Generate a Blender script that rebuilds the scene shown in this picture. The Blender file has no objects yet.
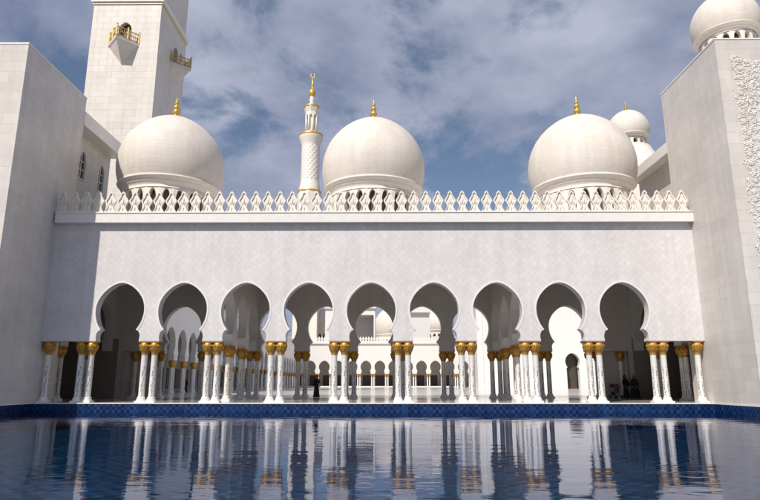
import bpy, math, random
from mathutils import Vector, Matrix
random.seed(7)
PI = math.pi
SC = bpy.context.scene
COL = SC.collection

# ------------------------------------------------------------------ camera
cd = bpy.data.cameras.new('camera')
cam = bpy.data.objects.new('camera', cd); COL.objects.link(cam)
cd.sensor_width = 36.0; cd.lens = 36.0 * 600 / 760
cd.clip_start = 0.1; cd.clip_end = 5000
cam.location = (0, 0, 1.1)
cam.rotation_euler = (math.radians(90) + math.atan(133 / 600), 0, math.radians(0.47))
SC.camera = cam

# ------------------------------------------------------------------ sun, sky, exposure
SUN_EL = math.radians(47)
sdir = Vector((0.50, 0.86, 0)).normalized() * math.cos(SUN_EL) + Vector((0, 0, -math.sin(SUN_EL)))   # travel of the light
sd = bpy.data.lights.new('sun', 'SUN'); sd.energy = 4.2; sd.angle = math.radians(0.5); sd.color = (1.0, 0.93, 0.85)
sun = bpy.data.objects.new('sun', sd); COL.objects.link(sun)
sun.rotation_euler = sdir.to_track_quat('-Z', 'Y').to_euler(); sun.location = (-20, -40, 60)
SC.view_settings.view_transform = 'Standard'; SC.view_settings.look = 'None'
SC.view_settings.gamma = 1; SC.view_settings.use_curve_mapping = False
SC.view_settings.exposure = 0.17

W = bpy.data.worlds.new('World'); SC.world = W; W.use_nodes = True
nt = W.node_tree; nt.nodes.clear()
def N(t, **kw):
    n = nt.nodes.new(t)
    for k, v in kw.items(): setattr(n, k, v)
    return n
sky = N('ShaderNodeTexSky', sky_type='NISHITA', sun_disc=False)
sky.sun_elevation = SUN_EL; sky.sun_rotation = math.atan2(-0.50, -0.86)
sky.air_density = 1.0; sky.dust_density = 0.6; sky.ozone_density = 1.6
tc = N('ShaderNodeTexCoord'); sep = N('ShaderNodeSeparateXYZ'); nt.links.new(tc.outputs['Generated'], sep.inputs[0])
mp = N('ShaderNodeMapping'); mp.inputs['Location'].default_value = (8.7, 2.2, 5.5); mp.inputs['Scale'].default_value = (1.0, 1.0, 1.55); mp.inputs['Rotation'].default_value = (0, .25, 0)
nt.links.new(tc.outputs['Generated'], mp.inputs[0])
n1 = N('ShaderNodeTexNoise'); n1.inputs['Scale'].default_value = 3.3; n1.inputs['Detail'].default_value = 9; n1.inputs['Roughness'].default_value = 0.60; n1.inputs['Distortion'].default_value = 0.25
nt.links.new(mp.outputs[0], n1.inputs['Vector'])
n2 = N('ShaderNodeTexNoise'); n2.inputs['Scale'].default_value = 4.6; n2.inputs['Detail'].default_value = 6; n2.inputs['Roughness'].default_value = 0.55
nt.links.new(mp.outputs[0], n2.inputs['Vector'])
r1 = N('ShaderNodeValToRGB'); r1.color_ramp.elements[0].position = 0.39; r1.color_ramp.elements[1].position = 0.53
r1.color_ramp.elements[0].color = (0.06, 0.06, 0.06, 1); r1.color_ramp.elements[1].color = (0.93, 0.93, 0.93, 1)
r1.color_ramp.interpolation = 'EASE'
nt.links.new(n1.outputs['Fac'], r1.inputs[0])
r2 = N('ShaderNodeValToRGB')                                   # cloud tone: grey-lavender bellies to paler tops
r2.color_ramp.elements[0].position = 0.32; r2.color_ramp.elements[0].color = (0.195, 0.23, 0.345, 1)
r2.color_ramp.elements[1].position = 0.68; r2.color_ramp.elements[1].color = (0.45, 0.475, 0.585, 1)
nt.links.new(n2.outputs['Fac'], r2.inputs[0])
bsky = N('ShaderNodeBackground'); bsky.inputs['Strength'].default_value = 0.078
bcl = N('ShaderNodeBackground'); bcl.inputs['Strength'].default_value = 1.0
nt.links.new(sky.outputs[0], bsky.inputs[0]); nt.links.new(r2.outputs[0], bcl.inputs[0])
mx = N('ShaderNodeMixShader'); out = N('ShaderNodeOutputWorld')
hz = N('ShaderNodeMapRange'); hz.inputs['From Min'].default_value = .30; hz.inputs['From Max'].default_value = .02; nt.links.new(sep.outputs[2], hz.inputs['Value'])   # cloud bank closes in towards the horizon
mxh = N('ShaderNodeMath', operation='MAXIMUM'); nt.links.new(r1.outputs[0], mxh.inputs[0]); nt.links.new(hz.outputs[0], mxh.inputs[1])
nt.links.new(mxh.outputs[0], mx.inputs[0]); nt.links.new(bsky.outputs[0], mx.inputs[1]); nt.links.new(bcl.outputs[0], mx.inputs[2])
nt.links.new(mx.outputs[0], out.inputs[0])

# ------------------------------------------------------------------ materials
class Mat:
    def __init__(s, name):
        s.m = bpy.data.materials.new(name); s.m.use_nodes = True
        s.t = s.m.node_tree; s.b = s.t.nodes['Principled BSDF']
    def n(s, t, **kw):
        q = s.t.nodes.new(t)
        for k, v in kw.items(): setattr(q, k, v)
        return q
    def l(s, a, b): s.t.links.new(a, b)
    def math(s, op, a, b=None, c=None):
        q = s.n('ShaderNodeMath', operation=op)
        for i, v in enumerate((a, b, c)):
            if v is None: continue
            if isinstance(v, (int, float)): q.inputs[i].default_value = v
            else: s.l(v, q.inputs[i])
        return q.outputs[0]
    def ramp(s, f, a, b, ca, cb, interp='LINEAR'):
        q = s.n('ShaderNodeValToRGB'); e = q.color_ramp.elements; q.color_ramp.interpolation = interp
        e[0].position = a; e[1].position = b; e[0].color = (*ca, 1); e[1].color = (*cb, 1); s.l(f, q.inputs[0]); return q.outputs[0]
    def noise(s, vec, sc, det=3, rough=.5):
        q = s.n('ShaderNodeTexNoise'); q.inputs['Scale'].default_value = sc; q.inputs['Detail'].default_value = det
        q.inputs['Roughness'].default_value = rough; s.l(vec, q.inputs['Vector']); return q.outputs['Fac']
    def mul(s, a, b, fac=1.0, mode='MULTIPLY'):
        q = s.n('ShaderNodeMix', data_type='RGBA', blend_type=mode)
        q.inputs[0].default_value = fac if isinstance(fac, (int, float)) else 1
        if not isinstance(fac, (int, float)): s.l(fac, q.inputs[0])
        for i, v in ((6, a), (7, b)):
            if isinstance(v, tuple): q.inputs[i].default_value = (*v, 1)
            else: s.l(v, q.inputs[i])
        return q.outputs[2]

def flat(name, col, rough=.5, metal=0, nvar=.08, nscale=6, bump=0):
    M = Mat(name); tc = M.n('ShaderNodeTexCoord')
    f = M.noise(tc.outputs['Object'], nscale, 4)
    lo = tuple(c * (1 - nvar) for c in col); hi = tuple(min(1, c * (1 + nvar)) for c in col)
    M.l(M.ramp(f, .3, .7, lo, hi), M.b.inputs['Base Color'])
    M.b.inputs['Roughness'].default_value = rough; M.b.inputs['Metallic'].default_value = metal
    if bump:
        b = M.n('ShaderNodeBump'); b.inputs['Strength'].default_value = .5; b.inputs['Distance'].default_value = bump
        M.l(f, b.inputs['Height']); M.l(b.outputs[0], M.b.inputs['Normal'])
    return M.m

def marble_blocks(name, c1, c2, mortar, mode, bw, bh, offset=.5, rot=0, msize=.008, rough=.45, stain=.10):
    """mode 'wall': (x+y, z) ; 'dome': (angle*R, z) ; 'floor': (x, y)"""
    M = Mat(name); geo = M.n('ShaderNodeNewGeometry'); tc = M.n('ShaderNodeTexCoord')
    src = tc.outputs['Object'] if mode == 'dome' else geo.outputs['Position']
    sp = M.n('ShaderNodeSeparateXYZ'); M.l(src, sp.inputs[0]); cb = M.n('ShaderNodeCombineXYZ')
    if mode == 'wall':
        M.l(M.math('ADD', sp.outputs[0], sp.outputs[1]), cb.inputs[0]); M.l(sp.outputs[2], cb.inputs[1])
    elif mode == 'dome':
        a = M.math('ARCTAN2', sp.outputs[1], sp.outputs[0]); M.l(M.math('MULTIPLY', a, 3.7), cb.inputs[0]); M.l(sp.outputs[2], cb.inputs[1])
    else:
        M.l(sp.outputs[0], cb.inputs[0]); M.l(sp.outputs[1], cb.inputs[1])
    mp = M.n('ShaderNodeMapping'); mp.inputs['Rotation'].default_value = (0, 0, rot); M.l(cb.outputs[0], mp.inputs[0])
    br = M.n('ShaderNodeTexBrick'); br.offset = offset; br.inputs['Scale'].default_value = 1
    br.inputs['Color1'].default_value = (*c1, 1); br.inputs['Color2'].default_value = (*c2, 1); br.inputs['Mortar'].default_value = (*mortar, 1)
    br.inputs['Mortar Size'].default_value = msize; br.inputs['Brick Width'].default_value = bw; br.inputs['Row Height'].default_value = bh
    br.inputs['Bias'].default_value = 0
    M.l(mp.outputs[0], br.inputs['Vector'])
    st = M.ramp(M.noise(geo.outputs['Position'], .45, 6, .6), .3, .75, (1, 1, 1), (1 - stain, 1 - stain * 1.15, 1 - stain * 1.3))
    v = M.ramp(M.noise(geo.outputs['Position'], 3.0, 8, .7), .35, .7, (.93, .93, .935), (1, 1, 1))
    sm = M.n('ShaderNodeMapping'); sm.inputs['Scale'].default_value = (1.6, 1.6, .07); M.l(geo.outputs['Position'], sm.inputs[0])
    dr = M.ramp(M.noise(sm.outputs[0], 1.0, 6, .65), .40, .72, (1, 1, 1), (.90, .885, .865))          # faint run-off streaks
    c = M.mul(M.mul(M.mul(br.outputs['Color'], st), v), dr)
    M.l(c, M.b.inputs['Base Color']); M.b.inputs['Roughness'].default_value = rough
    M.b.inputs['Specular IOR Level'].default_value = .35
    bp = M.n('ShaderNodeBump'); bp.inputs['Strength'].default_value = .35; bp.inputs['Distance'].default_value = .012
    inv = M.math('SUBTRACT', 1.0, br.outputs['Fac']); M.l(inv, bp.inputs['Height']); M.l(bp.outputs[0], M.b.inputs['Normal'])
    return M.m

WH = (.74, .715, .685)
m_facade = marble_blocks('facade_marble', (.775, .745, .735), (.715, .69, .68), (.66, .635, .63), 'wall', .30, .30, 0, PI / 4, .010)
m_block = marble_blocks('block_marble', (.73, .69, .65), (.67, .635, .60), (.59, .56, .53), 'wall', 1.25, .62, .5, 0, .010, .38, .12)
m_wing = marble_blocks('wing_marble', (.74, .70, .64), (.69, .65, .59), (.55, .52, .48), 'wall', .9, .45, .5, 0, .009)
m_tower = marble_blocks('tower_marble', (.74, .70, .645), (.69, .655, .605), (.58, .55, .51), 'wall', 1.6, .8, .5, 0, .02)
m_dome = marble_blocks('dome_marble', (.79, .735, .665), (.765, .71, .64), (.69, .635, .57), 'dome', 1.1, .26, .5, 0, .010, .62, .10)
m_white = flat('white_marble', WH, .4, 0, .05, 3)
m_trim = flat('trim_marble', (.77, .745, .70), .4, 0, .04, 4)
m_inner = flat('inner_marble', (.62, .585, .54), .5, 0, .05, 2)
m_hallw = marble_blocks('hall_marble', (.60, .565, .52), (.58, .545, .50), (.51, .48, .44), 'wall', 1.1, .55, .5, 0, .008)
m_gold = None
def gold(name, col, rough=.35):
    M = Mat(name); tc = M.n('ShaderNodeTexCoord')
    f = M.noise(tc.outputs['Object'], 14, 4, .6)
    M.l(M.ramp(f, .35, .65, tuple(c * .62 for c in col), col), M.b.inputs['Base Color'])
    M.b.inputs['Metallic'].default_value = .6; M.b.inputs['Roughness'].default_value = rough
    b = M.n('ShaderNodeBump'); b.inputs['Strength'].default_value = .6; b.inputs['Distance'].default_value = .02
    M.l(f, b.inputs['Height']); M.l(b.outputs[0], M.b.inputs['Normal']); return M.m
m_gold = gold('gilded_palm', (.62, .33, .06), .48)
m_goldf = gold('gilded_finial', (.86, .56, .13), .34)
m_rail = flat('gilt_railing', (.55, .38, .12), .5, .15)

def shaft_mat():
    """white marble shaft with a climbing vine of dark inlaid petals over its lower part"""
    M = Mat('inlaid_shaft'); tc = M.n('ShaderNodeTexCoord'); sp = M.n('ShaderNodeSeparateXYZ'); M.l(tc.outputs['Object'], sp.inputs[0])
    a = M.math('ARCTAN2', sp.outputs[1], sp.outputs[0]); u = M.math('MULTIPLY', a, .175)
    cb = M.n('ShaderNodeCombineXYZ'); M.l(u, cb.inputs[0]); M.l(sp.outputs[2], cb.inputs[1])
    vo = M.n('ShaderNodeTexVoronoi', voronoi_dimensions='2D'); vo.inputs['Scale'].default_value = 13; vo.inputs['Randomness'].default_value = .75
    M.l(cb.outputs[0], vo.inputs['Vector'])
    dot = M.math('LESS_THAN', vo.outputs['Distance'], .36)
    # sinuous vine strips, six round the shaft
    w = M.math('MULTIPLY', M.math('SINE', M.math('MULTIPLY', sp.outputs[2], 9.0)), .45)
    s6 = M.math('COSINE', M.math('ADD', M.math('MULTIPLY', a, 5.0), w))
    strip = M.math('GREATER_THAN', s6, .15)
    hi = M.math('LESS_THAN', sp.outputs[2], 2.05); lo = M.math('GREATER_THAN', sp.outputs[2], .34)
    k = M.math('MULTIPLY', M.math('MULTIPLY', dot, strip), M.math('MULTIPLY', hi, lo))
    ink = M.ramp(vo.outputs['Color'], .3, .7, (.16, .10, .13), (.13, .17, .09))
    base = M.ramp(M.noise(tc.outputs['Object'], 5, 5), .3, .7, (.71, .68, .64), (.78, .755, .72))
    M.l(M.mul(base, ink, k, 'MIX'), M.b.inputs['Base Color']); M.b.inputs['Roughness'].default_value = .28
    return M.m
m_shaft = shaft_mat()

def floor_mat(name, c1, c2, rough, bw=1.6):
    M = Mat(name); geo = M.n('ShaderNodeNewGeometry')
    br = M.n('ShaderNodeTexBrick'); br.offset = 0; br.inputs['Scale'].default_value = 1
    br.inputs['Color1'].default_value = (*c1, 1); br.inputs['Color2'].default_value = (*c2, 1)
    br.inputs['Mortar'].default_value = tuple(c * .75 for c in c1) + (1,)
    br.inputs['Mortar Size'].default_value = .008; br.inputs['Brick Width'].default_value = bw; br.inputs['Row Height'].default_value = bw
    M.l(geo.outputs['Position'], br.inputs['Vector'])
    v = M.ramp(M.noise(geo.outputs['Position'], .8, 6, .6), .3, .7, (.9, .9, .9), (1, 1, 1))
    M.l(M.mul(br.outputs['Color'], v), M.b.inputs['Base Color'])
    M.b.inputs['Roughness'].default_value = rough
    return M.m
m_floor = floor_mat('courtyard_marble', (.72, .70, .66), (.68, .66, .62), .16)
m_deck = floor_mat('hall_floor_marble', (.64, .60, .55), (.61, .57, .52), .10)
m_ground = floor_mat('plaza_paving', (.33, .30, .27), (.30, .28, .25), .35, 1.2)

def tile_mat(name, under=False):
    M = Mat(name); geo = M.n('ShaderNodeNewGeometry'); sp = M.n('ShaderNodeSeparateXYZ'); M.l(geo.outputs['Position'], sp.inputs[0])
    s = .17 if not under else .30
    if under: a, b = sp.outputs[0], sp.outputs[1]
    else: a, b = M.math('ADD', sp.outputs[0], sp.outputs[1]), M.math('ADD', sp.outputs[2], .045)
    ia = M.math('FLOOR', M.math('DIVIDE', a, s)); ib = M.math('FLOOR', M.math('DIVIDE', b, s))
    cb = M.n('ShaderNodeCombineXYZ'); M.l(ia, cb.inputs[0]); M.l(ib, cb.inputs[1])
    wn = M.n('ShaderNodeTexWhiteNoise', noise_dimensions='2D'); M.l(cb.outputs[0], wn.inputs['Vector'])
    chk = M.math('MODULO', M.math('ABSOLUTE', M.math('ADD', ia, ib)), 2.0)
    # star lattice every six tiles breaks the checker
    big = M.math('LESS_THAN', M.math('MODULO', M.math('ABSOLUTE', ia), 6.0), 2.0)
    f = M.math('ADD', M.math('ADD', M.math('MULTIPLY', chk, .36), M.math('MULTIPLY', wn.outputs['Value'], .50)), M.math('MULTIPLY', big, .12))
    lo, hi = ((.003, .010, .050), (.012, .055, .17)) if not under else ((.003, .022, .060), (.030, .135, .24))
    col = M.ramp(f, .2, .85, lo, hi)
    # grout
    fa = M.math('FRACT', M.math('DIVIDE', a, s)); fb = M.math('FRACT', M.math('DIVIDE', b, s))
    g = M.math('MAXIMUM', M.math('LESS_THAN', fa, .06), M.math('LESS_THAN', fb, .06))
    M.l(M.mul(col, (.008, .02, .06), g, 'MIX'), M.b.inputs['Base Color']); M.b.inputs['Roughness'].default_value = .22
    return M.m
m_tile = tile_mat('blue_mosaic'); m_pfloor = tile_mat('pool_floor_mosaic', True)

def water_mat():
    M = Mat('pool_water_surface'); geo = M.n('ShaderNodeNewGeometry')
    M.t.nodes.remove(M.b)
    def nz(scx, scy, sc, det):
        mp = M.n('ShaderNodeMapping'); mp.inputs['Scale'].default_value = (scx, scy, 1); M.l(geo.outputs['Position'], mp.inputs[0])
        return M.noise(mp.outputs[0], sc, det, .55)
    a = nz(.35, 1.0, 1.1, 1); b = nz(.38, 1.0, 3.2, 1); patch = M.ramp(M.noise(geo.outputs['Position'], .22, 2), .35, .65, (.45, .45, .45), (1.15, 1.15, 1.15))
    c = nz(.40, 1.0, 6.5, 2)
    h = M.math('ADD', a, M.math('MULTIPLY', M.math('ADD', b, M.math('MULTIPLY', c, .50)), M.math('MULTIPLY', patch, .46)))
    bp = M.n('ShaderNodeBump'); bp.inputs['Strength'].default_value = 1; bp.inputs['Distance'].default_value = .0095; M.l(h, bp.inputs['Height'])
    gl = M.n('ShaderNodeBsdfGlossy'); gl.inputs['Roughness'].default_value = .0; gl.inputs['Color'].default_value = (.77, .79, .88, 1)
    tr = M.n('ShaderNodeBsdfTransparent'); tr.inputs['Color'].default_value = (.58, .80, .90, 1)
    fr = M.n('ShaderNodeFresnel'); fr.inputs['IOR'].default_value = 1.33
    M.l(bp.outputs[0], gl.inputs['Normal']); M.l(bp.outputs[0], fr.inputs['Normal'])
    mx = M.n('ShaderNodeMixShader'); M.l(fr.outputs[0], mx.inputs[0]); M.l(tr.outputs[0], mx.inputs[1]); M.l(gl.outputs[0], mx.inputs[2])
    M.l(mx.outputs[0], M.t.nodes['Material Output'].inputs['Surface'])
    return M.m
m_water = water_mat()
m_dark = flat('dark_glass', (.03, .035, .04), .15)
m_green = flat('green_glass', (.03, .10, .07), .15)
m_wood = flat('dark_door', (.07, .055, .04), .4)
m_shade = flat('hall_end_shade', (.24, .21, .175), .5)  # dark colour standing in for the deep shade at the hall ends
m_black = flat('black_cloth', (.012, .012, .014), .85)
m_skin = flat('skin', (.42, .25, .17), .6)
m_rust = flat('brown_cloth', (.20, .10, .075), .8)
m_steel = flat('dark_metal', (.08, .08, .085), .35, .8)
m_cream = flat('cream_marble', (.77, .715, .635), .5, 0, .05, 3)
m_brownw = flat('muted_relief', (.72, .69, .645), .6, 0, .06, 9)

# ------------------------------------------------------------------ mesh builder
class MB:
    def __init__(s): s.v = []; s.f = []; s.sm = []
    def add(s, vs, fs, smooth=False):
        o = len(s.v); s.v += [tuple(p) for p in vs]
        for f in fs: s.f.append([o + i for i in f]); s.sm.append(smooth)
        return s
    def box(s, x0, x1, y0, y1, z0, z1):
        vs = [(x0, y0, z0), (x1, y0, z0), (x1, y1, z0), (x0, y1, z0), (x0, y0, z1), (x1, y0, z1), (x1, y1, z1), (x0, y1, z1)]
        return s.add(vs, [(0, 3, 2, 1), (4, 5, 6, 7), (0, 1, 5, 4), (1, 2, 6, 5), (2, 3, 7, 6), (3, 0, 4, 7)])
    def lathe(s, prof, n=24, c=(0, 0, 0), mod=None, smooth=True, cap=True):
        vs = []; fs = []
        for k, (r, z) in enumerate(prof):
            for i in range(n):
                t = 2 * PI * i / n; rr = r * (mod(t, k) if mod else 1)
                vs.append((c[0] + rr * math.cos(t), c[1] + rr * math.sin(t), c[2] + z))
        for k in range(len(prof) - 1):
            for i in range(n):
                j = (i + 1) % n; fs.append((k * n + i, k * n + j, (k + 1) * n + j, (k + 1) * n + i))
        s.add(vs, fs, smooth)
        if cap:
            if prof[0][0] > 1e-4: s.add(vs[:n], [tuple(range(n))[::-1]])
            if prof[-1][0] > 1e-4: s.add(vs[-n:], [tuple(range(n))])
        return s
    def tube(s, pts, r, n=6, smooth=True, taper=None):
        pts = [Vector(p) for p in pts]; vs = []; fs = []
        for k, p in enumerate(pts):
            d = (pts[min(k + 1, len(pts) - 1)] - pts[max(k - 1, 0)]).normalized()
            u = d.cross(Vector((0, 0, 1)));
            if u.length < .05: u = d.cross(Vector((0, 1, 0)))
            u.normalize(); w = d.cross(u)
            rr = r if taper is None else taper[k]
            for i in range(n):
                t = 2 * PI * i / n; vs.append(p + u * rr * math.cos(t) + w * rr * math.sin(t))
        for k in range(len(pts) - 1):
            for i in range(n):
                j = (i + 1) % n; fs.append((k * n + i, k * n + j, (k + 1) * n + j, (k + 1) * n + i))
        fs.append(tuple(range(n))[::-1]); fs.append(tuple((len(pts) - 1) * n + i for i in range(n)))
        return s.add(vs, fs, smooth)
    def prism(s, poly, y0, y1):
        """poly in (x, z), extruded along y; concave faces allowed"""
        n = len(poly); vs = [(x, y0, z) for x, z in poly] + [(x, y1, z) for x, z in poly]
        fs = [tuple(range(n)), tuple(range(2 * n - 1, n - 1, -1))]
        for i in range(n): j = (i + 1) % n; fs.append((j, i, n + i, n + j))
        return s.add(vs, fs)
    def ellipsoid(s, c, rx, ry, rz, n=8, m=5, rot=0):
        vs = []; fs = []; ca, sa = math.cos(rot), math.sin(rot)
        for k in range(m + 1):
            ph = -PI / 2 + PI * k / m
            for i in range(n):
                t = 2 * PI * i / n; x = rx * math.cos(ph) * math.cos(t); y = ry * math.cos(ph) * math.sin(t); z = rz * math.sin(ph)
                vs.append((c[0] + x * ca - z * sa, c[1] + y, c[2] + x * sa + z * ca))
        for k in range(m):
            for i in range(n): j = (i + 1) % n; fs.append((k * n + i, k * n + j, (k + 1) * n + j, (k + 1) * n + i))
        return s.add(vs, fs, True)
    def xf(s, M):
        s.v = [tuple(M @ Vector(p)) for p in s.v]; return s
    def mesh(s, name, mat):
        me = bpy.data.meshes.new(name); me.from_pydata(s.v, [], s.f); me.materials.append(mat)
        me.polygons.foreach_set('use_smooth', s.sm); me.validate(); me.update(); return me
    def build(s, name, mat, parent=None, loc=(0, 0, 0)):
        o = bpy.data.objects.new(name, s.mesh(name, mat)); COL.objects.link(o); o.location = loc
        if parent: o.parent = parent
        return o
def tag(o, label=None, cat=None, group=None, kind=None):
    for k, v in (('label', label), ('category', cat), ('group', group), ('kind', kind)):
        if v: o[k] = v
    return o
def thing(name, label, cat, loc=(0, 0, 0), rz=0, group=None):
    o = bpy.data.objects.new(name, None); COL.objects.link(o); o.location = loc; o.rotation_euler = (0, 0, rz)
    return tag(o, label, cat, group)
def copy_tree(o, parent=None, loc=None):
    c = o.copy(); COL.objects.link(c); c.parent = parent
    if loc is not None: c.location = loc
    for ch in o.children: copy_tree(ch, c)
    return c

# ------------------------------------------------------------------ arch profile (half opening, from the capital up to the tip)
XC = -0.80; BAY = 3.684; ZCAP = 3.47
HALF = [(1.24, 3.47), (1.265, 3.60), (1.28, 3.75), (1.255, 3.90), (1.20, 4.01), (1.12, 4.09), (1.03, 4.14)]
def arc_pts():
    p = []
    a0 = -math.asin((5.28 - 4.14) / 1.66)
    for k in range(1, 12): a = a0 * (1 - k / 12); p.append((1.43 * math.cos(a), 5.28 + 1.66 * math.sin(a)))
    for k in range(0, 15):
        a = PI / 2 * k / 15; p.append((1.43 * math.cos(a), 5.28 + 1.46 * math.sin(a) + .15 * math.sin(a) ** 6))
    p.append((0, 6.90)); return p
ARC = arc_pts()
PROFILE = [(-x, z) for x, z in HALF + ARC] + [(x, z) for x, z in (HALF + ARC)[-2::-1]]      # left bottom > tip > right bottom
TRIM = [(-x, z) for x, z in HALF[-1:] + ARC] + [(x, z) for x, z in (HALF[-1:] + ARC)[-2::-1]]

def arch_bay(mb, cx, hw, ztop, y0, y1, prof=PROFILE, sc=1.0, z0=0.0):
    """one bay of arcade wall: front and back faces with the opening cut out, plus the soffit"""
    P = [(cx + x * sc, z0 + z * sc) for x, z in prof]; zb = P[0][1]
    poly = [(cx - hw, zb)] + P + [(cx + hw, zb), (cx + hw, ztop), (cx - hw, ztop)]
    n = len(poly); tip = len(P) // 2 + 1
    for y, flip in ((y0, False), (y1, True)):
        vs = [(x, y, z) for x, z in poly]
        # split at the tip into two simple halves
        a = [0] + list(range(1, tip + 1)); vs2 = vs + [(cx, y, ztop)]
        L = a + [n, n - 1]; R = list(range(tip, n - 1)) + [n]
        fs = [L, R]
        if flip: fs = [f[::-1] for f in fs]
        mb.add(vs2, fs)
    m = len(P); vs = [(x, y0, z) for x, z in P] + [(x, y1, z) for x, z in P]
    mb.add(vs, [(i + 1, i, m + i, m + i + 1) for i in range(m - 1)], True)
    for xa, xb in ((cx - hw, P[0][0]), (P[-1][0], cx + hw)):
        mb.add([(xa, y0, zb), (xb, y0, zb), (xb, y1, zb), (xa, y1, zb)], [(0, 3, 2, 1)])
    return mb

# ------------------------------------------------------------------ ground, pool
PX0, PX1, PY0, PY1 = -19.95, 18.40, 4.0, 34.75
g = MB()
def quad(mb, x0, x1, y0, y1, z): mb.add([(x0, y0, z), (x1, y0, z), (x1, y1, z), (x0, y1, z)], [(0, 1, 2, 3)])
quad(g, -900, PX0, -900, 900, -.004); quad(g, PX1, 900, -900, 900, -.004); quad(g, PX0, PX1, -900, PY0, -.004); quad(g, PX0, PX1, 47.0, 900, -.004)
tag(g.build('ground', m_ground), kind='structure')
g = MB(); quad(g, PX0, PX1, PY1, 47.0, 0.0); quad(g, -25.0, PX0, 37.2, 47.0, 0.0); quad(g, PX1, 24, 37.2, 47.0, 0.0)
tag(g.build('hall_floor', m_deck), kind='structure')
g = MB(); quad(g, -60, 70, 47.0, 166, 0.0)
tag(g.build('courtyard_floor', m_floor), kind='structure')
g = MB(); e = .04
g.box(PX0 + e, PX1 - e, PY1, PY1 + .012, -1.4, -.05); g.box(PX0, PX0 + e, PY0, PY1 + .012, -1.4, -.05); g.box(PX1 - e, PX1, PY0, PY1 + .012, -1.4, -.05); g.box(PX0 + e, PX1 - e, PY0 - .01, PY0, -1.4, -.05)
tag(g.build('pool_wall', m_tile), kind='structure')
g = MB(); quad(g, PX0, PX1, PY0, PY1, -1.38); tag(g.build('pool_floor', m_pfloor), kind='structure')
g = MB(); g.box(PX0, PX1, PY1 - .05, PY1 + .10, -.05, .006); g.box(PX0 - .1, PX0 + .05, PY0, PY1 - .05, -.05, .006); g.box(PX1 - .05, PX1 + .1, PY0, PY1 - .05, -.05, .006); g.box(PX0, PX1, PY0 - .2, PY0 + .05, -.05, .006)
tag(g.build('pool_kerb', m_trim), kind='structure')
g = MB(); quad(g, PX0 + .02, PX1 - .02, PY0, PY1, -.48); tag(g.build('water', m_water), kind='structure')

# ------------------------------------------------------------------ columns
def column_proto(parent, loc):
    sh = MB().lathe([(.185, .30), (.178, .42), (.172, 1.4), (.165, 2.70), (.18, 2.76)], 20, cap=False).build('column', m_shaft, parent, loc)
    pl = MB(); pl.box(-.285, .285, -.285, .285, 0, .10)
    pl.lathe([(.27, .10), (.275, .15), (.235, .19), (.225, .22), (.24, .25), (.205, .29), (.185, .33)], 20)
    pl.build('plinth', m_trim, sh)
    cp = MB()
    def fr(t, k): return 1 + (.055 if 2 <= k <= 8 else .0) * math.cos(10 * t + (PI if k in (5, 6, 7) else 0))
    cp.lathe([(.17, 2.70), (.20, 2.73), (.185, 2.77), (.205, 2.84), (.265, 2.94), (.305, 3.04), (.322, 3.14), (.32, 3.24), (.30, 3.33), (.265, 3.38), (.265, 3.40)], 40, mod=fr)
    for i in range(10):                                  # curled tips of the palm fronds
        t = 2 * PI * i / 10
        for (r, z, s_) in ((.315, 3.20, .045), (.27, 2.98, .035)):
            tt = t + (PI / 10 if z < 3.1 else 0)
            cp.ellipsoid((r * math.cos(tt), r * math.sin(tt), z), s_, s_, s_ * 1.5, 6, 4)
    cp.box(-.285, .285, -.285, .285, 3.40, 3.465)
    cp.build('capital', m_gold, sh)
    return sh

# ------------------------------------------------------------------ the arcade hall
YF, YT = 35.0, 0.60
XL, XR = -19.95, 18.40
arcade = thing('arcade_hall', 'white marble arcade hall behind the pool, nine horseshoe arches, merlons and three big domes', 'arcade')
ax = [XC + (k - 4) * BAY for k in range(9)]              # arch centres
piers = [XC + (k - 4.5) * BAY for k in range(10)]
Z_FAC0, Z_FAC1 = 10.50, 11.14
def arcade_wall(y0, ztop, name, mat):
    w = MB()
    for c in ax: arch_bay(w, c, BAY / 2, ztop, y0, y0 + YT)
    xa, xb = piers[0] , piers[-1]
    w.box(XL, xa, y0, y0 + YT, 3.47, ztop); w.box(xb, XR, y0, y0 + YT, 3.47, ztop)
    return w.build(name, mat, arcade)
arcade_wall(YF, 10.9, 'wall', m_facade)
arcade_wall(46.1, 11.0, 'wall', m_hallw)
for c in ax:
    t = MB(); n = len(TRIM); o1 = []; o2 = []
    for i, (x, z) in enumerate(TRIM):
        p, q = TRIM[max(i - 1, 0)], TRIM[min(i + 1, n - 1)]
        dx_, dz_ = q[0] - p[0], q[1] - p[1]; L = math.hypot(dx_, dz_); nx, nz = -dz_ / L, dx_ / L
        o1.append((c + x - nx * .004, z - nz * .004)); o2.append((c + x + nx * .095, z + nz * .095))
    ya, yb = YF - .022, YF + .01
    for A, B, ww in ((o1, o2, 1),):
        vs = [(x, ya, z) for x, z in A] + [(x, ya, z) for x, z in B] + [(x, yb, z) for x, z in B] + [(x, yb, z) for x, z in A]
        fs = []
        for i in range(n - 1):
            fs += [(i, i + 1, n + i + 1, n + i), (n + i, n + i + 1, 2 * n + i + 1, 2 * n + i), (i + 1, i, 3 * n + i, 3 * n + i + 1)]
        fs += [(0, n, 2 * n, 3 * n), (n - 1, 4 * n - 1, 3 * n - 1, 2 * n - 1)]
        t.add(vs, fs)
    t.build('arch_trim', m_trim, arcade)
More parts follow.
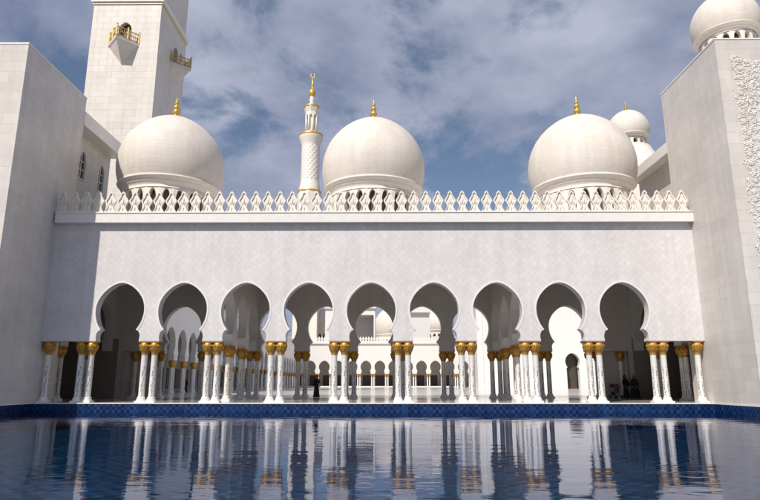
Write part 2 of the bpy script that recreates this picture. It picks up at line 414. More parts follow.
# transverse arcades between the dome bays
for xt in (piers[2 - 0] if False else XC - 2.5 * BAY, XC + 2.5 * BAY, XC - 5.5 * BAY, XC + 5.40 * BAY):
    w = MB(); d = (46.1 - 35.6) / 3
    for k in range(3): arch_bay(w, d * (k + .5), d / 2, 10.4, -.30, .30, sc=1.0)
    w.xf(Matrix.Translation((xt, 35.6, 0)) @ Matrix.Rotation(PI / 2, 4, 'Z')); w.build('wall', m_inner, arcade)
c = MB(); c.box(XL + .12, XR, YF - .36, YF + .0, Z_FAC0, Z_FAC1 - .06); c.box(XL + .12, XR, YF - .40, YF + .5, Z_FAC1 - .06, Z_FAC1)
c.build('cornice', m_trim, arcade)
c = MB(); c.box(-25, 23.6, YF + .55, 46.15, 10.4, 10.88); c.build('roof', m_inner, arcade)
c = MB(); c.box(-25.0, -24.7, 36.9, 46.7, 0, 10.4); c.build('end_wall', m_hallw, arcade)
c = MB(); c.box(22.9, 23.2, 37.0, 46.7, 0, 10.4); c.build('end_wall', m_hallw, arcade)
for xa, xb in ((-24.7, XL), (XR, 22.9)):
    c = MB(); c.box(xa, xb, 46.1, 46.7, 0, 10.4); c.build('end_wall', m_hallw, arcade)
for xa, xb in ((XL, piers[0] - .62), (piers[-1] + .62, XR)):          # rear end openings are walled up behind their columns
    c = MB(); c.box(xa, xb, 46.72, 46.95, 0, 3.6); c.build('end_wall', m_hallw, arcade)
for xa, xb in ((-24.4, -20.35), (18.75, 22.7)):  # added dark panels, ribbed, that paint the gloom behind the end openings
    c = MB(); c.box(xa, xb, 46.05, 46.09, 0.02, 4.4)
    for q in range(5):
        x = xa + (xb - xa) * q / 4; c.box(x - .05, x + .05, 46.0, 46.05, .02, 4.4)
    for z in (.1, 1.4, 2.9, 4.3): c.box(xa, xb, 46.02, 46.05, z - .05, z + .05)
    c.build('shade_panel', m_shade, arcade)
for xa, xb in ((-24.69, -24.65), (22.85, 22.89)):  # same added shade panels along the end walls
    c = MB(); c.box(xa, xb, 37.5, 46.0, .02, 4.4); c.build('shade_panel', m_shade, arcade)
# columns
proto = column_proto(arcade, (piers[0] - .29, 35.30, 0))
def put(x, y): copy_tree(proto, arcade, (x, y, 0))
put(piers[0] + .29, 35.30)
for p in piers[1:]: put(p - .29, 35.30); put(p + .29, 35.30)
put(XL + .36, 35.30); put(XR - .36, 35.30)
for p in piers: put(p - .29, 46.40); put(p + .29, 46.40)
put(XL + .9, 46.40); put(XR - .55, 46.40)
for xt in (XC - 2.5 * BAY, XC + 2.5 * BAY, XC - 5.5 * BAY, XC + 5.40 * BAY):
    for k in (1, 2):
        for s_ in (-.29, .29): put(xt, 35.6 + k * 3.5 + s_)
# merlons
MP = [(-.335, 0), (-.335, .07), (-.27, .16), (-.205, .28), (-.185, .38), (-.21, .48), (-.28, .60), (-.335, .70), (-.335, .77), (-.27, .88), (-.20, .98), (-.15, 1.07), (-.125, 1.14), (-.135, 1.20), (-.08, 1.27), (0, 1.36)]
MPF = MP + [(-x, z) for x, z in MP[-2::-1]]
def merlon_mb():
    m = MB(); n = len(MPF); cz = .60
    inn = []
    for i, (x, z) in enumerate(MPF):
        inn.append((x * .74, cz + (z - cz) * .85))
    vs = []
    for P, y in ((MPF, -.07), (inn, -.07), (inn, -.0), (MPF, .07)): vs += [(x, y, z) for x, z in P]
    fs = []
    for i in range(n):
        j = (i + 1) % n
        fs += [(i, j, n + j, n + i), (n + i, n + j, 2 * n + j, 2 * n + i), (j, i, 3 * n + i, 3 * n + j)]
    half = n // 2
    fs += [tuple(range(2 * n, 3 * n)), tuple(range(4 * n - 1, 3 * n - 1, -1))]
    m.add(vs, fs)
    m.ellipsoid((0, -.02, .74), .06, .04, .20); m.ellipsoid((0, -.02, .26), .045, .04, .13)
    m.ellipsoid((-.115, -.02, .60), .028, .035, .14, 6, 4, .45); m.ellipsoid((.115, -.02, .60), .028, .035, .14, 6, 4, -.45)
    return m
NM = 52; pitch = (XR - XL - .15) / NM
mer = merlon_mb().build('merlon', m_cream, arcade, (XL + .02 + pitch * .5, YF - .18, Z_FAC1))
for k in range(1, NM): copy_tree(mer, arcade, (XL + .02 + pitch * (k + .5), YF - .18, Z_FAC1))

# domes
def finial_prof(s):
    return [(0.66 * s, 0), (.62 * s, .07 * s), (.30 * s, .16 * s), (.16 * s, .24 * s), (.13 * s, .36 * s), (.24 * s, .44 * s), (.27 * s, .54 * s), (.22 * s, .64 * s), (.12 * s, .70 * s), (.11 * s, .78 * s), (.20 * s, .85 * s), (.22 * s, .93 * s), (.17 * s, 1.01 * s), (.09 * s, 1.06 * s), (.09 * s, 1.14 * s), (.15 * s, 1.20 * s), (.16 * s, 1.27 * s), (.11 * s, 1.33 * s), (.05 * s, 1.38 * s), (.035 * s, 1.55 * s), (0.0, 1.75 * s)]
def dome_prof(R, n=26):
    p = [(R * .925, -R * .40), (R * .955, -R * .32), (R * .985, -R * .20), (R * .998, -R * .08)]
    for k in range(n + 1):
        a = PI / 2 * k / n
        p.append((R * math.cos(a) ** .985 if k < n else .0, R * (1.02 * math.sin(a)) + R * .055 * math.sin(a) ** 8))
    return p
def make_dome(parent, x, y, zc, R, drum_h, nwin=20, fin=1.0, wmat=None):
    d = MB().lathe(dome_prof(R), 72, cap=False).build('dome', m_dome, parent, (x, y, zc))
    r = MB(); rb = R * .925
    r.lathe([(rb - .02, -R * .395), (rb + .08, -R * .40), (rb + .12, -R * .42), (rb + .08, -R * .435), (rb + .0, -R * .455), (rb - .10, -R * .475), (rb - .13, -R * .48), (rb - .13, -R * .51), (rb - .18, -R * .52), (rb - .27, -R * .56), (rb - .32, -R * .60), (rb - .25, -R * .605), (rb - .25, -R * .62)], 72, cap=False); r.build('ring', m_cream, d)
    # drum: pilasters with arched openings between them
    w = MB(); zt, zb = -R * .61, -R * .61 - drum_h; rd = rb - .28
    w.lathe([(rd + .02, zb), (rd + .02, zb + drum_h * .12), (rd, zb + drum_h * .14)], 72, cap=False)
    w.lathe([(rd - .35, zb), (rd - .35, zt + .02)], 48, cap=False)
    step = 2 * PI / nwin; hwid = step * rd / 2
    ap = [(-.62, 0), (-.62, .55)] + [(-.62 * math.cos(a), .55 + .40 * math.sin(a)) for a in [PI * k / 10 for k in range(1, 10)]] + [(.62, .55), (.62, 0)]
    for k in range(nwin):
        seg = MB(); P = [(x_ * hwid, zb + drum_h * .14 + z_ * drum_h * .86) for x_, z_ in ap]
        a = [(-hwid, P[0][1])] + P + [(hwid, P[0][1]), (hwid, zt), (-hwid, zt)]
        tip = 1 + len(P) // 2; nn = len(a); vs = [(x_, 0, z_) for x_, z_ in a] + [(0, 0, zt)]
        seg.add(vs, [list(range(0, tip + 1)) + [nn, nn - 1], list(range(tip, nn - 1)) + [nn]])
        m_ = len(P); seg.add([(x_, 0, z_) for x_, z_ in P] + [(x_ * .9, .33, z_) for x_, z_ in P], [(i + 1, i, m_ + i, m_ + i + 1) for i in range(m_ - 1)])
        seg.xf(Matrix.Rotation(step * (k + .5) + PI / 2, 4, 'Z') @ Matrix.Translation((0, -rd * math.cos(step / 2), 0)))
        w.add(seg.v, seg.f)
    w.build('drum', m_cream, d)
    b = MB(); b.lathe([(rd - .34, zb + .02), (rd - .34, zt)], 48, cap=False)
    b.build('window_band', wmat or m_wood, d)
    f = MB().lathe(finial_prof(fin), 20); f.build('finial', m_goldf, d, (0, 0, R * 1.065))
    return d
make_dome(arcade, -0.80, 40.85, 15.95, 3.66, 2.4, 22, 1.0)
make_dome(arcade, -15.35, 40.85, 16.10, 3.70, 2.5, 22, 1.0)
make_dome(arcade, 14.10, 40.85, 16.05, 3.72, 2.5, 22, 1.0)

# ------------------------------------------------------------------ side buildings
WIN = [(-.45, 0), (-.45, 1.35), (-.43, 1.6), (-.36, 1.85), (-.24, 2.03), (-.1, 2.14), (0, 2.2), (.1, 2.14), (.24, 2.03), (.36, 1.85), (.43, 1.6), (.45, 1.35), (.45, 0)]
def side_building(name, label, side, X, y0, y1, ztop, wy1, weave, wfas, wall_in):
    """block flush with the pool plus a lower wing behind it; side -1 left, +1 right"""
    b = thing(name, label, 'building', (X, y0, 0))
    ox, oy = X, y0
    def bx(x0, x1, ya, yb, z0, z1):
        m = MB(); x0, x1 = sorted((X + side * x0, X + side * x1)); m.box(x0 - ox, x1 - ox, ya - oy, yb - oy, z0, z1); return m
    bx(0, 12, y0, y1, -.05, ztop - .05).build('block', m_block, b)
    bx(-.03, 12.03, y0 - .03, y1 + .03, ztop - .05, ztop + .04).build('coping', m_trim, b)
    # wing: wall recessed behind an overhanging eave
    m = MB(); xw = X + side * wall_in
    L = wy1 - y1; zs = 14.85
    wins = [2.3, 5.07] if side < 0 else []
    t = .35
    if wins:
        edges = [0, 2.7, 5.3, L]
        mm = MB()
        for i, wc in enumerate(wins): arch_bay(mm, wc, 1.0, weave, 0, t, WIN, .9, zs)
        mm.box(wins[0] + 1.0, wins[1] - 1.0, 0, t, 10.9, weave); mm.box(0, wins[0] - 1.0, 0, t, 10.9, weave); mm.box(wins[1] + 1.0, L, 0, t, 10.9, weave)
        mm.box(wins[0] - 1.0, wins[0] + 1.0, 0, t, 10.9, zs); mm.box(wins[1] - 1.0, wins[1] + 1.0, 0, t, 10.9, zs)
    else:
        mm = MB(); mm.box(0, L, 0, t, 10.9, weave)
    # local x -> world y ; local y -> into the building
    mm.v = [(xw + side * y - ox, y1 + x - oy, z) for x, y, z in mm.v]
    if side < 0: mm.f = [list(f)[::-1] for f in mm.f] if False else mm.f
    mm.build('wing_wall', m_wing, b)
    for i, wc in enumerate(wins):
        g_ = MB(); g_.prism([(x * .9, z * .9 + zs) for x, z in WIN], .16, .20)
        g_.v = [(xw + side * y - ox, y1 + wc + x - oy, z) for x, y, z in g_.v]; p = g_.build('window', m_green if i else m_dark, b)
        fr = MB(); fr.box(-.03, .03, .10, .16, zs, zs + 1.93); fr.box(-.39, .39, .10, .16, zs + .7, zs + .75); fr.box(-.39, .39, .10, .16, zs + 1.3, zs + 1.35); fr.box(-.5, .5, -.06, .16, zs - .08, zs - .002)
        fr.v = [(xw + side * y - ox, y1 + wc + x - oy, z) for x, y, z in fr.v]; fr.build('frame', m_trim, p)
    mm = bx(wall_in + .36, 12, y1 + .01, wy1, 10.9, weave); m2 = bx(5.4, 12, y1 + .01, wy1, 0, 10.9); mm.add(m2.v, m2.f); mm.build('wing', m_wing, b)
    bx(0.0, 12.2, y1 + .04, wy1 + .05, weave, weave + wfas).build('eave', m_trim, b)
    return b
lb = side_building('left_building' if False else 'side_building', 'tall plain marble block left of the pool, arched windows in its rear wing', -1, XL, 30.2, 36.9, 19.72, 43.1, 17.85, .95, 1.0)
rb_ = side_building('side_building', 'tall marble block right of the pool with carved flower relief and rooftop dome', 1, XR, 30.3, 36.9, 19.86, 43.2, 15.75, .72, .75)
def relief(parent, x0, x1, z0, z1, y):
    """carved climbing flowers: spiral stems with leaves and blossoms standing proud of the wall"""
    m = MB(); rnd = random.Random(5); s = .50
    nx = int((x1 - x0) / s); nz = int((z1 - z0) / s)
    for i in range(nx):
        for j in range(nz):
            cx = x0 + (i + .5) * s + rnd.uniform(-.1, .1); cz = z0 + (j + .5) * s + rnd.uniform(-.1, .1)
            a0 = rnd.uniform(0, 6.28); sg = rnd.choice((-1, 1)); R = rnd.uniform(.28, .42); pts = []
            for k in range(15):
                f = k / 14; a = a0 + sg * f * 6.5; r = R * (1 - .8 * f); pts.append((cx + r * math.cos(a), y - .006, cz + r * math.sin(a)))
            m.tube(pts, .03, 5, True, [.032 - .012 * k / 14 for k in range(15)])
            for k in range(0, 14):
                p = pts[k]; t = rnd.uniform(0, 6.28)
                m.ellipsoid((p[0] + rnd.uniform(.04, .12) * math.cos(t), y - .008, p[2] + .09 * math.sin(t)), .075, .032, .028, 6, 4, t)
            for k in range(6):
                t = k * PI / 3 + a0; m.ellipsoid((cx + .08 * math.cos(t), y - .02, cz + .08 * math.sin(t)), .065, .035, .038, 6, 4, t)
            m.ellipsoid((cx, y - .03, cz), .04, .035, .04, 6, 4)
    return m
r = relief(None, 19.25, 25.4, 2.2, 19.15, 30.3)
r.v = [(x - XR, y_ - 30.3, z) for x, y_, z in r.v]; r.build('relief', m_brownw, rb_)
d = make_dome(rb_, 24.35 - XR, 38.6 - 30.3, 26.0, 2.25, 1.4, 16, .8)
c = MB(); c.box(24.35 - 2.25 - XR, 24.35 + 2.25 - XR, 36.35 - 30.3, 40.85 - 30.3, 16.5, 23.2); c.build('dome_base', m_block, rb_)

# ------------------------------------------------------------------ tower at the left rear
TX0, TX1, TY0, TY1, TZ = -35.0, -26.82, 64.0, 73.0, 45.7
tw = thing('minaret_tower', 'massive square marble minaret base behind the left building with gilded balconies', 'tower', ((TX0 + TX1) / 2, (TY0 + TY1) / 2, 0))
tx, ty = tw.location.x, tw.location.y; hx, hy = (TX1 - TX0) / 2, (TY1 - TY0) / 2
def tower_face(L, ztop, cx, zs):                         # a wall with one arched doorway
    m = MB(); DO = [(x * 1.7, z * 1.32) for x, z in WIN]
    arch_bay(m, cx, 1.5, ztop, 0, .5, DO, 1.0, zs)
    m.box(-L / 2, cx - 1.5, 0, .5, 0, ztop); m.box(cx + 1.5, L / 2, 0, .5, 0, ztop); m.box(cx - 1.5, cx + 1.5, 0, .5, 0, zs); return m
dcx = -30.95 - tx
m = MB(); f = tower_face(2 * hx, TZ, dcx, 40.4); f.xf(Matrix.Translation((0, -hy, 0))); m.add(f.v, f.f)
f = tower_face(2 * hy - 1.0, TZ, 1.2, 40.4); f.xf(Matrix.Translation((hx, 0, 0)) @ Matrix.Rotation(PI / 2, 4, 'Z')); m.add(f.v, f.f)
m.box(-hx, -hx + .5, -hy + .5, hy, 0, TZ); m.box(-hx + .5, hx, hy - .5, hy, 0, TZ)
m.build('shaft', m_tower, tw)
c = MB(); c.box(-hx + .55, hx - .55, -hy + .55, hy - .55, 0, TZ - .1); c.build('core', m_wood, tw)
c = MB(); c.box(-hx - .12, hx + .12, -hy - .12, hy + .12, TZ, TZ + .28); c.build('gilded_band', flat('pale_gilt', (.62, .50, .30), .4, .2), tw)
c = MB(); c.box(-hx - .28, hx + .28, -hy - .28, hy + .28, TZ + .28, TZ + .75); c.build('cornice', m_trim, tw)
c = MB(); c.box(-hx + .1, hx - .1, -hy + .1, hy - .1, TZ + .75, TZ + 9); c.build('upper_tier', m_tower, tw)
def balcony():
    """diamond-plan balcony, corner outwards: local +x along the wall, -y outward, floor at z = 0"""
    w, p = 1.85, 2.1
    out_ = [(-w, 0), (-w * .5, -p * .5), (0, -p), (w * .5, -p * .5), (w, 0)]
    s = MB(); n = len(out_)
    vs = [(x, y, .0) for x, y in out_] + [(x, y, -.35) for x, y in out_] + [(x * .95, y * .95, -.351) for x, y in out_] + [(x * .02, y * .02 , -2.7) for x, y in out_]
    fs = [tuple(range(n))]
    for k in range(3):
        for i in range(n - 1): fs.append((k * n + i, (k + 1) * n + i, (k + 1) * n + i + 1, k * n + i + 1))
    s.add(vs, fs)
    r = MB()
    for i in range(n - 1):
        a, b = Vector((*out_[i], 0)), Vector((*out_[i + 1], 0))
        a *= .95; b *= .95
        for q in ((a, b) if i == 0 else (b,)): r.box(q.x - .09, q.x + .09, q.y - .09, q.y + .09, 0, 1.35); r.ellipsoid((q.x, q.y, 1.45), .11, .11, .14, 8, 5)
        for z in (.12, .62, 1.15): r.tube([a + Vector((0, 0, z)), b + Vector((0, 0, z))], .06, 5)
        k = max(2, int((b - a).length / .22))
        for j in range(1, k):
            q = a.lerp(b, j / k); r.tube([q + Vector((0, 0, .1)), q + Vector((0, 0, 1.15))], .035, 4)
    return s, r
for M_ in (Matrix.Translation((dcx, -hy, 40.4)), Matrix.Translation((hx, 1.2, 40.4)) @ Matrix.Rotation(PI / 2, 4, 'Z')):
    s, r = balcony(); s.xf(M_); r.xf(M_)
    o = s.build('balcony', m_tower, tw); r.build('railing', m_rail, o)

# ------------------------------------------------------------------ slender minaret far behind
mn = thing('minaret', 'slender white minaret with gilded balconies and crescent beside the middle dome', 'minaret', (-24.9, 190, 0))
M = Mat('twisted_marble'); tcn = M.n('ShaderNodeTexCoord'); sp = M.n('ShaderNodeSeparateXYZ'); M.l(tcn.outputs['Object'], sp.inputs[0])
an = M.math('MULTIPLY', M.math('ARCTAN2', sp.outputs[1], sp.outputs[0]), 12.0)
w1 = M.math('SINE', M.math('ADD', an, M.math('MULTIPLY', sp.outputs[2], 3.2))); w2 = M.math('SINE', M.math('SUBTRACT', an, M.math('MULTIPLY', sp.outputs[2], 3.2)))
hgt = M.math('MAXIMUM', w1, w2); M.l(M.ramp(hgt, .0, 1.0, (.71, .67, .60), (.76, .72, .655)), M.b.inputs['Base Color'])
bp = M.n('ShaderNodeBump'); bp.inputs['Distance'].default_value = .05; M.l(hgt, bp.inputs['Height']); M.l(bp.outputs[0], M.b.inputs['Normal'])
m_twist = M.m
c = MB(); c.box(-4.6, 4.6, -4.6, 4.6, 0, 55); c.lathe([(5.0, 55), (5.0, 62.2), (4.6, 62.6)], 8, smooth=False); c.build('base', m_cream, mn)
c = MB(); c.lathe([(4.5, 62.4), (4.8, 62.5), (4.8, 63.0), (4.4, 63.0)], 24); c.build('lower_gilt_ring', m_goldf, mn)
c = MB(); c.lathe([(4.3, 63.0), (4.2, 64.4), (3.9, 65.5), (3.75, 66.5)], 24); c.build('shaft_foot', m_cream, mn)
MB().lathe([(3.75, 66), (3.75, 79.0)], 32, cap=False).build('shaft', m_twist, mn)
c = MB(); c.lathe([(3.75, 79), (3.85, 79.6), (4.3, 80.4), (4.5, 81.2), (4.9, 82.0), (4.9, 82.3)], 24, mod=lambda t, k: 1 + (.04 * math.cos(12 * t) if k in (2, 3) else 0)); c.build('balcony', m_cream, mn)
c = MB(); c.lathe([(4.75, 82.3), (4.9, 82.3), (4.9, 83.1), (4.75, 83.1)], 24, cap=False); c.build('balcony_railing', m_goldf, mn)
c = MB(); c.lathe([(1.5, 82.3), (1.5, 91.8)], 12, cap=False)
c.lathe([(2.7, 82.3), (2.7, 84.2), (2.5, 84.3)], 8, smooth=False)
for k in range(8):
    t = PI / 4 * k + PI / 8; c.tube([(2.3 * math.cos(t), 2.3 * math.sin(t), 84), (2.3 * math.cos(t), 2.3 * math.sin(t), 90.2)], .34, 8)
c.lathe([(2.6, 90.0), (2.6, 91.2), (2.9, 91.9), (3.2, 92.6), (3.2, 92.9)], 8, smooth=False); c.build('lantern', m_cream, mn)
c = MB(); c.lathe([(3.1, 92.9), (3.25, 92.9), (3.25, 93.6), (3.1, 93.6)], 16, cap=False); c.build('upper_railing', m_goldf, mn)
c = MB(); c.lathe([(1.9, 92.9), (1.5, 93.8), (.95, 94.4), (.9, 95.4), (1.2, 96.0), (.8, 96.6), (.9, 97.2)], 16); c.build('neck', m_cream, mn)
c = MB(); c.lathe([(.7, 97.1), (1.25, 97.7), (1.55, 98.5), (1.42, 99.3), (.85, 100.0), (.45, 100.5), (.3, 101.3), (.55, 101.8), (.3, 102.3), (.2, 103.4), (.12, 104.4)], 16)
c.tube([(.85 * math.cos(a), 0, 105.2 + .85 * math.sin(a)) for a in [PI * (.62 + 1.76 * k / 16) for k in range(17)]], .2, 6, True, [.05 + .22 * math.sin(PI * k / 16) for k in range(17)])
c.build('gilt_finial', m_goldf, mn)

# ------------------------------------------------------------------ domed turret behind the right dome
mn.scale = (.82, .82, 1)
dt = thing('domed_turret', 'small white domed turret seen behind the right-hand dome of the arcade', 'turret', (24.25, 56, 0))
make_dome(dt, 0, 0, 25.6, 2.0, .9, 14, .62)
c = MB(); c.lathe([(1.7, 23.75), (1.95, 23.6), (2.0, 23.4), (2.9, 21.6), (3.3, 20.4), (3.4, 0)][::-1], 32, smooth=False); c.build('base', m_cream, dt)

# ------------------------------------------------------------------ far side of the courtyard
def mini_arcade(name, label, x0, n, y, ztop, loc_rot=0, cols=True, merl=True, mat=None, depth=9):
    a = thing(name, label, 'arcade', (x0, y, 0), loc_rot)
    w = MB()
    for k in range(n): arch_bay(w, BAY * (k + .5), BAY / 2, ztop, 0, .6)
    w.build('wall', mat or m_facade, a)
    L = n * BAY
    b = MB(); b.box(0, L, depth, depth + .4, 0, ztop); b.build('back_wall', m_hallw, a)
    b = MB(); b.box(0, L, .6, depth, ztop - 1.0, ztop - .5); b.build('roof', m_inner, a)
    b = MB(); b.box(0, L, -.4, .0, ztop - .6, ztop); b.build('cornice', m_trim, a)
    for k in range(n):
        b = MB(); c_ = BAY * (k + .5); b.box(c_ - 1.2, c_ + 1.2, depth - .08, depth - .004, .25, 3.2); b.build('door', m_wood, a)
    first = None
    for k in range(n + 1):
        for s_ in (-.29, .29):
            if first is None:
                first = MB().lathe([(.28, 0), (.28, .12), (.2, .3), (.172, .4), (.165, 2.75)], 10).build('column', m_white, a, (k * BAY + s_, .3, 0))
                MB().lathe([(.17, 2.70), (.2, 2.8), (.30, 3.05), (.32, 3.25), (.29, 3.465)], 12).build('capital', m_gold, first)
            else: copy_tree(first, a, (k * BAY + s_, .3, 0))
    if merl:
        mm = min(100, int(L / .735)); m0 = None
        for k in range(mm):
            lx = L / mm * (k + .5)
            if m0 is None: m0 = MB().prism(MPF, -.07, .07).build('merlon', m_trim, a, (lx, -.18, ztop))
            else: copy_tree(m0, a, (lx, -.18, ztop))
    return a
fa = mini_arcade('courtyard_arcade', 'distant sunlit arcade with merlons across the far side of the courtyard', -29, 15, 162, 11.9, mat=m_white)
st = MB(); st.box(-30, 18, 160.0, 161.9, 0, .30); st.box(-30, 18, 158.8, 160.0, 0, .15); tag(st.build('steps', m_trim), kind='structure')
la = mini_arcade('courtyard_arcade', 'shaded arcade running back along the left side of the courtyard', -22.5, 31, 46.9, 11.5, PI / 2, mat=m_white, merl=False)
# (local +x runs to +y, its front faces +x because local -y maps to +x)

def far_dome(x, y, z0, R, label):
    t = thing('dome_building', label, 'dome', (x, y, 0))
    make_dome(t, 0, 0, z0, R, R * .5, 18, R * .25)
    c = MB(); c.box(-R * 1.15, R * 1.15, -R * 1.15, R * 1.15, 0, z0 - R * 1.04); c.build('base', m_white, t)
    return t
far_dome(2.9, 205, 19.6, 6.6, 'distant white dome glimpsed through the middle arch beside the shaded gate')
far_dome(-19.3, 196, 19.6, 5.0, 'smaller distant white dome glimpsed through the arch left of the centre')

gt = thing('gatehouse', 'tall shaded gate recess with a flat cornice rising behind the far arcade', 'building', (-8.5, 176, 0))
b = MB(); b.box(-9, -5, 0, 10, 0, 22.5); b.box(-5, 5.2, 0, 10, 20.6, 22.5); b.box(-5, 5.2, 9.5, 10, 0, 20.6); b.box(5.2, 5.6, 0, 10, 0, 22.5); b.build('wall', m_white, gt)
b = MB(); b.box(-9.3, 5.9, -.6, 10.2, 22.5, 23.3); b.build('cornice', m_trim, gt)
far_dome(18.0, 205, 20.5, 5.4, 'distant white dome glimpsed through the arch right of centre beside a pale building')
hb = thing('courtyard_building', 'pale far building with a dark slot below its roof, seen right of centre', 'building', (7.4, 185, 0))
b = MB(); b.box(0, 6.4, 0, 8, 0, 20.8); b.box(6.4, 24, .3, 8, 0, 14.5); b.box(0, 6.4, 1.5, 8, 20.8, 22.3); b.build('wall', m_white, hb)
b = MB(); b.box(-.3, 6.7, -.4, 8, 22.3, 25.0); b.box(6.75, 24.2, 0, 8, 14.5, 15.0); b.build('parapet', m_trim, hb)
pt = thing('prayer_hall', 'tall sunlit white prayer hall front seen through the right-hand arches', 'building', (36.8, 120, 0))
w = MB(); arch_bay(w, 0, 2.2, 22, 0, 1.2, sc=1.0, z0=-.05)
w.box(-2.2, -1.24, 0, 1.2, 0, 3.42); w.box(1.24, 2.2, 0, 1.2, 0, 3.42)
w.box(-18.6, -2.2, 0, 1.2, 0, 22); w.box(2.2, 22, 0, 1.2, 0, 22); w.build('wall', m_white, pt)
b = MB(); b.box(-18.6, 22, 1.2, 30, 12, 22); b.box(-18.6, 22, 6, 6.5, 0, 12); b.build('back_wall', m_hallw, pt)
b = MB()
for x in (-17.6, -13.2, -5.0, 5.2, 9.5): b.box(x - .14, x + .14, -.12, .0, 0, 21)
b.box(-18.7, 22.1, -.25, 0, 20.6, 21.2); b.build('pilaster', m_trim, pt)
b = MB(); b.box(-1.25, 1.25, 2.0, 2.2, 0, 7); b.build('door', m_wood, pt)

# ------------------------------------------------------------------ people
def robe_mb(h, hem, sway=0.0, seed=0):
    """abaya: elliptical rings from hem to neck with soft vertical folds"""
    m = MB(); rnd = random.Random(seed); n = 28
    prof = [(0.01, hem, .78), (.10, hem * .93, .78), (.30, hem * .80, .76), (.50, hem * .68, .74), (.60, hem * .64, .72), (.70, hem * .66, .66), (.78, hem * .70, .60), (.815, hem * .64, .58), (.845, .085, .9)]
    ph = [rnd.uniform(0, 6) for _ in range(3)]; vs = []; fs = []
    for z, r_, e in prof:
        for i in range(n):
            t = 2 * PI * i / n; fold = 1 + (.06 * math.cos(7 * t + ph[0]) + .03 * math.cos(11 * t + ph[1])) * max(0, 1 - z / .6)
            vs.append((r_ * fold * math.cos(t) + sway * (1 - z) , r_ * e * fold * math.sin(t), z * h))
    for k in range(len(prof) - 1):
        for i in range(n): j = (i + 1) % n; fs.append((k * n + i, k * n + j, (k + 1) * n + j, (k + 1) * n + i))
    m.add(vs, fs, True); m.add(vs[-n:], [tuple(range(n))]); return m
def skin_body(name, joints, bones, parent=None):
    me = bpy.data.meshes.new(name); me.from_pydata([j[:3] for j in joints], bones, []); o = bpy.data.objects.new(name, me); COL.objects.link(o)
    o.modifiers.new('skin', 'SKIN'); s = o.modifiers.new('sub', 'SUBSURF'); s.levels = 2; s.render_levels = 2
    for i, j in enumerate(joints): me.skin_vertices[0].data[i].radius = (j[3], j[3])
    me.skin_vertices[0].data[0].use_root = True
    me.materials.append(m_skin); o.parent = parent
    return o
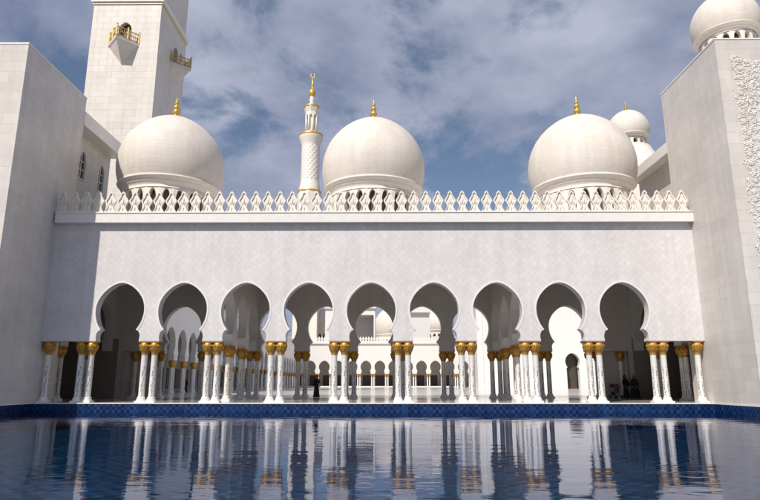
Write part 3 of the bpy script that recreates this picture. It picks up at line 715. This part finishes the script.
def person(label, x, y, h=1.65, rz=0.0, raised=False, hem=.30, sway=0.0, seed=0, group=None):
    k = h / 1.7
    J = [(0, 0, .95, .12), (0, 0, 1.2, .12), (0, 0, 1.38, .11), (0, -.01, 1.47, .055), (0, -.01, 1.53, .06), (0, -.02, 1.60, .082), (0, -.01, 1.67, .07),
         (-.09, 0, .88, .08), (-.10, 0, .48, .055), (-.10, .02, .08, .04), (-.11, -.13, .03, .035),
         (.09, 0, .88, .08), (.10, 0, .48, .055), (.10, .02, .08, .04), (.11, -.13, .03, .035),
         (-.17, 0, 1.38, .055)]
    B = [(0, 1), (1, 2), (2, 3), (3, 4), (4, 5), (5, 6), (0, 7), (7, 8), (8, 9), (9, 10), (0, 11), (11, 12), (12, 13), (13, 14), (2, 15)]
    def arm(sx, pts):
        i0 = len(J); J.extend(pts); B.append((15 if sx < 0 else i0, i0 if sx < 0 else i0 + 1) if False else (15, i0) if sx < 0 else (2, i0))
        for q in range(len(pts) - 1): B.append((i0 + q, i0 + q + 1))
        last = i0 + len(pts) - 1; w = Vector(J[last][:3]); d = (w - Vector(J[last - 1][:3])).normalized()
        side = d.cross(Vector((0, 1, 0)));  side = side.normalized() if side.length > .1 else Vector((1, 0, 0))
        for q, ln in zip((-1.5, -.5, .5, 1.5), (.065, .08, .085, .07)):
            t1 = w + d * .05 + side * q * .018; t2 = t1 + d * ln + Vector((0, -.015, -.01))
            i1 = len(J); J.append((*t1, .0095)); J.append((*t2, .0075)); B.append((last, i1)); B.append((i1, i1 + 1))
        t1 = w + side * .045 * (1 if sx > 0 else -1) + d * .03; i1 = len(J); J.append((*t1, .010)); J.append((*(t1 + d * .03), .008)); B.append((last, i1)); B.append((i1, i1 + 1))
    arm(-1, [(-.22, -.02, 1.12, .042), (-.17, -.16, .95, .03), (-.15, -.19, .90, .026)])
    if raised: arm(1, [(.17, 0, 1.38, .055), (.30, -.05, 1.18, .042), (.27, -.20, 1.38, .03), (.24, -.23, 1.43, .026)])
    else: arm(1, [(.17, 0, 1.38, .055), (.22, -.02, 1.12, .042), (.17, -.16, .95, .03), (.15, -.19, .90, .026)])
    J = [(a * k, b * k, c_ * k, r_ * k) for a, b, c_, r_ in J]
    o = skin_body('person', J, B); o.location = (x, y, 0); o.rotation_euler = (0, 0, rz); tag(o, label, 'person', group)
    robe_mb(h, hem, sway, seed).build('abaya', m_black, o)
    sl = MB()
    for sx in (-1, 1):
        if sx > 0 and raised: P = [(.15, 0, 1.40), (.24, -.02, 1.28), (.31, -.05, 1.17), (.29, -.14, 1.27), (.265, -.20, 1.36)]
        else: P = [(sx * .15, 0, 1.40), (sx * .20, -.01, 1.26), (sx * .225, -.03, 1.10), (sx * .195, -.11, 1.01), (sx * .17, -.17, .95)]
        sl.tube([(a * k, b * k, c_ * k) for a, b, c_ in P], .07, 10, True, [.075, .075, .075, .085, .095])
    sl.build('sleeves', m_black, o)
    hd = MB()                                           # headscarf: hood round the face falling on the shoulders
    n = 20; vs = []; fs = []
    prof = [(1.33, .20, .14), (1.42, .15, .12), (1.49, .105, .11), (1.56, .105, .115), (1.63, .112, .122), (1.69, .095, .105), (1.73, .055, .06), (1.745, .0, .0)]
    for z, a, b in prof:
        for i in range(n):
            t = 2 * PI * i / n; yy = b * math.sin(t)
            if math.sin(t) < -.75 and 1.5 < z < 1.7: yy = -.055
            vs.append((a * math.cos(t) * k, (yy + .01) * k, z * k))
    for q in range(len(prof) - 1):
        for i in range(n): j = (i + 1) % n; fs.append((q * n + i, q * n + j, (q + 1) * n + j, (q + 1) * n + i))
    hd.add(vs, fs, True); hd.build('headscarf', m_black, o)
    return o
person('person in long black robe, one hand raised to the face, alone left of centre', -5.3, 47.6, 1.66, PI - .5 + PI, True, .27, 0, 1)
person('person in a black robe standing in the right-hand hall, left of a wider robed figure', 17.85, 45.8, 1.62, .3, False, .25, 0, 2)
person('person in a black robe flaring wide to the floor, standing furthest right', 18.25, 45.2, 1.60, -.4, False, .36, .02, 3)
person('small distant person in black near the sunlit prayer hall doorway', 37.7, 112, 1.65, .2, False, .27, 0, 4)
person('small distant person in black walking under the shaded left arcade', -23.6, 72.5, 1.65, .9, False, .27, 0, 5)
# pushchair
ps = thing('pushchair', 'reddish brown pushchair beside the two robed figures on the right', 'pushchair', (17.0, 46.2 - .6, 0), .4)
b = MB(); b.tube([(-.22, .25, .25), (-.22, .0, .55), (-.22, -.35, 1.0)], .015); b.tube([(.22, .25, .25), (.22, .0, .55), (.22, -.35, 1.0)], .015); b.tube([(-.22, -.35, 1.0), (.22, -.35, 1.0)], .018)
b.tube([(-.22, 0, .55), (-.24, -.3, .12)], .014); b.tube([(.22, 0, .55), (.24, -.3, .12)], .014); b.tube([(-.24, -.3, .12), (.24, -.3, .12)], .012); b.tube([(-.22, .25, .25), (-.24, .33, .12)], .014); b.tube([(.22, .25, .25), (.24, .33, .12)], .014)
b.build('frame', m_steel, ps)
b = MB(); b.prism([(-.2, .40), (.2, .40), (.2, .46), (-.2, .46)], -.12, .28); b.prism([(-.2, .46), (.2, .46), (.19, .92), (-.19, .92)], -.17, -.12); b.box(-.2, .2, .24, .28, .2, .42); b.build('seat', m_rust, ps)
b = MB(); vs = []; fs = []
for i in range(9):
    a = PI * (.15 + .8 * i / 8)
    for x in (-.22, .22): vs.append((x, .12 + .32 * -math.cos(a) * -1 * -1, .72 + .32 * math.sin(a)))
for i in range(8): fs.append((2 * i, 2 * i + 1, 2 * i + 3, 2 * i + 2))
b.add(vs, fs, True); o = b.build('canopy', m_rust, ps); s = o.modifiers.new('t', 'SOLIDIFY'); s.thickness = .012
w0 = None
for x in (-.26, .26):
    for y in (-.3, .33):
        q = MB().lathe([(.03, -.02), (.12, -.02), (.12, .02), (.03, .02)], 16).xf(Matrix.Rotation(PI / 2, 4, 'Y'))
        q.build('wheel', m_steel, ps, (x, y, .12))
